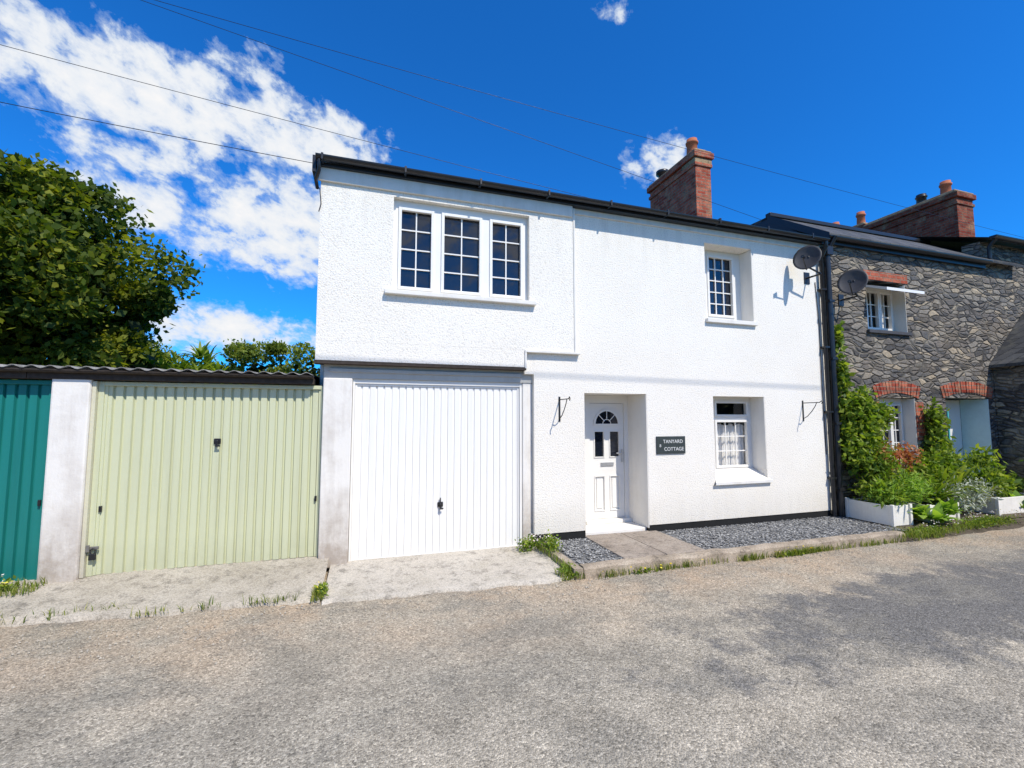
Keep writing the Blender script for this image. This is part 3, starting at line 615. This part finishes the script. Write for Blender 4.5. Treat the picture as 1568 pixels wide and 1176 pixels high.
def straps(name,spots,mat,L=.4,w=.022):
    V=[];F=[]
    for (cx_,cy_,cz_,n,sc) in spots:
        for i in range(n):
            a=random.uniform(0,6.28); l=L*sc*random.uniform(.6,1.15); el=random.uniform(.6,1.4); p=Vector((cx_+random.uniform(-.04,.04),cy_+random.uniform(-.04,.04),cz_)); d=Vector((math.cos(a)*math.cos(el),math.sin(a)*math.cos(el),math.sin(el))); s=Vector((-math.sin(a),math.cos(a),0)); k=len(V); S=5
            for j in range(S+1):
                ww=w*sc*math.sin(math.pi*(.15+.85*j/S))*(1 if j<S else .1)+.001; V+=[p-s*ww,p+s*ww]; p=p+d*l/S; d=(d+Vector((0,0,-.28))).normalized()
            for j in range(S): F.append((k+2*j,k+2*j+1,k+2*j+3,k+2*j+2))
    return mesh(name,V,F,mat,None,True)
straps('strap_leaved_plant',[(8.95,-.6,.2,60,1.2),(9.3,-.5,.25,60,1.3),(9.8,-.45,.3,60,1.3),(7.9,-.55,.25,50,1.1),(10.4,-.5,.25,50,1.0)],leafC,.5,.018)
straps('hosta',[(8.22,-.78,.05,34,1.0),(8.42,-.92,.0,26,.9),(8.75,-.9,.1,26,.9),(10.9,-.75,.05,26,1)],leafD,.34,.065)
gs=[(-3.35,-.12,-.02,.4,.14,420),(-.42,-.82,-.12,.06,.14,200),(-.85,-.88,-.11,.25,.04,60),(-1.6,-.82,-.12,.35,.03,50),(-2.6,-.66,-.12,.6,.04,90),(2.13,-.55,-.06,.05,.5,160),(2.15,-1.05,-.13,.14,.1,240)]
for i in range(26):
    x=random.uniform(2.4,7.2); gs.append((x,-1.14,-.14,random.uniform(.05,.25),.02,random.randint(8,40)))
for x,n in ((4.6,110),(5.4,170),(5.1,110),(6.6,60),(2.6,60),(3.3,50)): gs.append((x,-1.15,-.14,.18,.03,n))
for i in range(60): x=random.uniform(7.1,14); gs.append((x,random.uniform(-1.2,-.85),-.08,.2,.07,45))
for i in range(20): gs.append((random.uniform(7.0,8),random.uniform(-1.2,-.9),-.12,.15,.05,25))
blades('grass_tufts',gs,grass_m,.085,.0035)
blades('roadside_grass',[(random.uniform(-30,40),random.uniform(-12,-9.5),-.12,.8,.5,20) for i in range(150)],grass_m,.3,.01)
leaves('broadleaf_weeds',[(1.98,-.12,.0,.16,.12,.11,420),(2.22,-.3,.02,.12,.27,.12,600),(2.16,-1.0,-.08,.14,.16,.08,340),(-.4,-.8,-.07,.07,.13,.08,240),(-3.4,-.1,.03,.33,.12,.10,600),(3.0,-1.16,-.12,.2,.02,.03,80),(5.2,-1.16,-.12,.3,.02,.05,160),(7.9,-1.05,-.05,.5,.12,.08,500),(9.4,-1.0,-.03,.9,.12,.10,900)],.035,leafC,None,.6,.2,.6)
leaves('daisies',[(2.02,-.15,.08,.17,.1,.06,50),(2.22,-.3,.1,.12,.22,.05,60),(-3.4,-.1,.1,.3,.1,.05,40),(8.2,-1.05,.03,.5,.1,.05,40),(9.6,-1.0,.08,.9,.1,.06,120)],.018,flower_w,None,2,.6,1)
leaves('dandelions',[(-.42,-.82,-.02,.06,.1,.03,7),(3.1,-1.17,-.06,.7,.02,.03,16),(5.2,-1.17,-.06,.5,.02,.03,10),(-3.3,-.1,.06,.3,.1,.04,14)],.022,flower_y,None,2,.6,1)
V=[];F=[]
for i in range(1100):
    x=random.uniform(-4,9); y=-1.0-abs(random.gauss(0,.45))-.12; s=random.uniform(.003,.010); z=ZR+.012; k=len(V)
    if x<-.4: y+=.2
    for j in range(5): a=6.28*j/5+random.uniform(-.3,.3); V.append((x+s*math.cos(a)*1.2,y+s*math.sin(a),z-.008))
    V.append((x,y,z+s*.6))
    for j in range(5): F.append((k+j,k+(j+1)%5,k+5))
mesh('loose_grit',V,F,conc)

# ------------------------------------------------------------------ trees
def tree(name,base,c,r,nb,n,size,mat,**k):
    g=group(name,base); bx,by,bz=base
    for i in range(9):
        a=random.uniform(0,6.28); q=random.uniform(.3,.7); e=Vector((c[0]+r[0]*q*math.cos(a),c[1]+r[1]*q*math.sin(a),c[2]+r[2]*random.uniform(-.2,.6)))
        s=Vector((bx,by,bz+(c[2]-r[2]*.6-bz)*random.uniform(.7,1))); mid=s.lerp(e,.5)+Vector((0,0,.2))
        tube('limb_%d'%(i+1),[s,mid,e],.05,bark,g,6)
    lathe('trunk',[(.34,0),(.26,.5),(.22,(c[2]-bz)*.6),(.14,(c[2]-bz))],base,bark,g,12)
    leaves('foliage',crown(c,r,nb,n,k.pop('sub',.38)),size,mat,g,**k)
    leaves('inner_shade_foliage',[(c[0],c[1],c[2],r[0]*.75,r[1]*.75,r[2]*.75,int(nb*n*.06))],size*2.6,leafK,g,hollow=.2)  # dark leaf mass standing in for shade inside the crown
tree('broadleaf_tree',(-8.9,7.8,-.2),(-8.9,7.8,4.55),(3.6,2.6,2.9),85,800,.165,leafA,hollow=.62,up=.4,gap=.5,gs=1.1,asp=.65,sub=.27)
tree('broadleaf_tree',(-5.8,8.4,-.2),(-6.2,8.4,2.4),(1.4,1.3,1.5),20,420,.15,leafA,hollow=.5,up=.4,gap=.4,gs=1.3)
leaves('distant_trees',crown((-9.8,22,3.0),(2.3,2,1.8),12,500)+crown((-6.2,24,4.2),(2.4,2,1.9),14,600)+crown((-3.0,23,3.9),(2.0,2,1.9),10,600)+crown((-14,26,3.2),(4,2,3),14,300),.22,leafB,None,hollow=.5,up=.5)
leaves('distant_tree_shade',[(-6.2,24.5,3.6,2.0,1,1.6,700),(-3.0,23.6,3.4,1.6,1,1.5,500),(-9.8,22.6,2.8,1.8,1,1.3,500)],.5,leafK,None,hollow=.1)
straps('spiky_shrub',[(-5.2+random.uniform(-1.2,.9),9.5+random.uniform(-.5,.5),2.3+random.uniform(0,1.0),22,2.2) for i in range(26)],leafC,.35,.02)
leaves('opposite_hedge',[(x,-15+random.uniform(-.8,.8),1.5+random.uniform(0,1.4),2.2,1.4,1.8+random.uniform(0,1.8),420) for x in range(-24,36,3)],.42,leafA,None,hollow=.5)
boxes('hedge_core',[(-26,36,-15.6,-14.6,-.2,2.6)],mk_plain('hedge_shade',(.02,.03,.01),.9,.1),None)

# ------------------------------------------------------------------ overhead wires
def wire(p,q,sag=.12):
    p=Vector(p);q=Vector(q); return [tuple(p.lerp(q,t/16)-Vector((0,0,sag*4*(t/16)*(1-t/16)))) for t in range(17)]
pl=group('overhead_wires',(0,1.3,6))
for i,(p,q,s) in enumerate((((-6,1.3,7.55),(22,1.3,6.25),.15),((-9,1.3,6.75),(9.5,1.3,5.1),.1),((-8,1.3,8.05),(12,1.3,5.0),-.0),((-9,-.1,5.1),(-.64,-.1,4.62),.05))):
    tube('wire_%d'%(i+1),wire(p,q,s),.0036,black,pl,4)
tube('wire_5',wire((-30,-4,8.2),(40,-4,7.2),.2),.010,black,pl,4)

# ------------------------------------------------------------------ light
EL,AZ=51.0,22.0
sd=Vector((math.sin(R(AZ))*math.cos(R(EL)),-math.cos(R(AZ))*math.cos(R(EL)),math.sin(R(EL))))
sl=bpy.data.lights.new('sun','SUN'); sl.energy=4.8; sl.angle=R(.53); sl.color=(1,.945,.85)
so=bpy.data.objects.new('sun',sl); so.rotation_euler=sd.to_track_quat('Z','Y').to_euler(); so.location=(5,-10,12); scene.collection.objects.link(so)
w=bpy.data.worlds.new('World'); scene.world=w; w.use_nodes=True; nt=w.node_tree; bg=nt.nodes['Background']
try:
    w.cycles.sampling_method='MANUAL'; w.cycles.sample_map_resolution=256
except Exception: pass
class WM(M):
    def __init__(s): s.nt=nt; s._tc=None
wm=WM()
sky=wm.n('ShaderNodeTexSky'); sky.sky_type='NISHITA'; sky.sun_disc=False; sky.sun_elevation=R(EL); sky.sun_rotation=math.atan2(sd.x,sd.y); sky.altitude=200; sky.air_density=1.0; sky.dust_density=.2; sky.ozone_density=3.0
skyc=wm.mix(1,sky.outputs[0],(.14,1.05,2.1),'MULTIPLY')
tc=wm.n('ShaderNodeTexCoord').outputs['Generated']; x,y,z=wm.sep(tc)
az=wm.math('MULTIPLY',wm.math('ARCTAN2',x,y),57.2958); el=wm.math('MULTIPLY',wm.math('ARCSINE',z),57.2958)
# az, el, half-widths (degrees), peak
E=[(-23,29.8,13,4.0,1.3),(-9,30.3,9,3.4,1.2),(-14,35,5,2.4,.55),(-24,24.4,6,2.0,.9),(-10,21.3,9.5,5.2,1.25),(-23,20.3,8,2.6,.9),(-16,9.5,10,2.6,1.1),(36.5,29,4.4,2.8,.9),(31,43,3,1.2,.35),(150,30,45,12,1),(-120,28,35,12,1)]
wv=wm.comb(wm.math('MULTIPLY',az,.10),wm.math('MULTIPLY_ADD',el,.14,wm.math('MULTIPLY',az,.02)),0)
n1=wm.noise(3.0,7,.62,wv,.15)
mask=None
for (a,e,ra,re,pk) in E:
    dx=wm.math('MULTIPLY_ADD',az,1/ra,-a/ra); dy_=wm.math('MULTIPLY_ADD',el,1/re,-e/re)
    v=wm.math('SUBTRACT',pk,wm.math('MULTIPLY_ADD',dx,dx,wm.math('MULTIPLY',dy_,dy_)))
    mask=v if mask is None else wm.math('MAXIMUM',mask,v)
mask=wm.math('MAXIMUM',mask,-1.5)
cl=wm.math('MULTIPLY_ADD',wm.math('SUBTRACT',n1,.50),5.2,mask)
cf=wm.ramp(wm.math('MULTIPLY_ADD',cl,.4,.3),[(.20,0),(.40,.35),(.56,.85),(.76,1)])
cc=wm.ramp(wm.math('MULTIPLY_ADD',cl,.25,.2),[(.2,(.62,.78,.95)),(.42,(.84,.90,.97)),(.72,(1,1,1))])
cc=wm.mix(1,cc,(9.6,9.5,9.5),'MULTIPLY')
fin=wm.mix(cf,skyc,cc); nt.links.new(fin,bg.inputs[0]); bg.inputs[1].default_value=.10

# ------------------------------------------------------------------ camera
cam=bpy.data.cameras.new('camera'); co=bpy.data.objects.new('camera',cam); scene.collection.objects.link(co)
cam.sensor_width=36; cam.lens=36*690/1568; cam.clip_start=.05; cam.clip_end=2000
yaw=R(17.6); pit=R(4.4)
fw=Vector((math.sin(yaw)*math.cos(pit),math.cos(yaw)*math.cos(pit),math.sin(pit)))
co.location=(0,-5.7,1.6); co.rotation_euler=fw.to_track_quat('-Z','Y').to_euler()
scene.camera=co
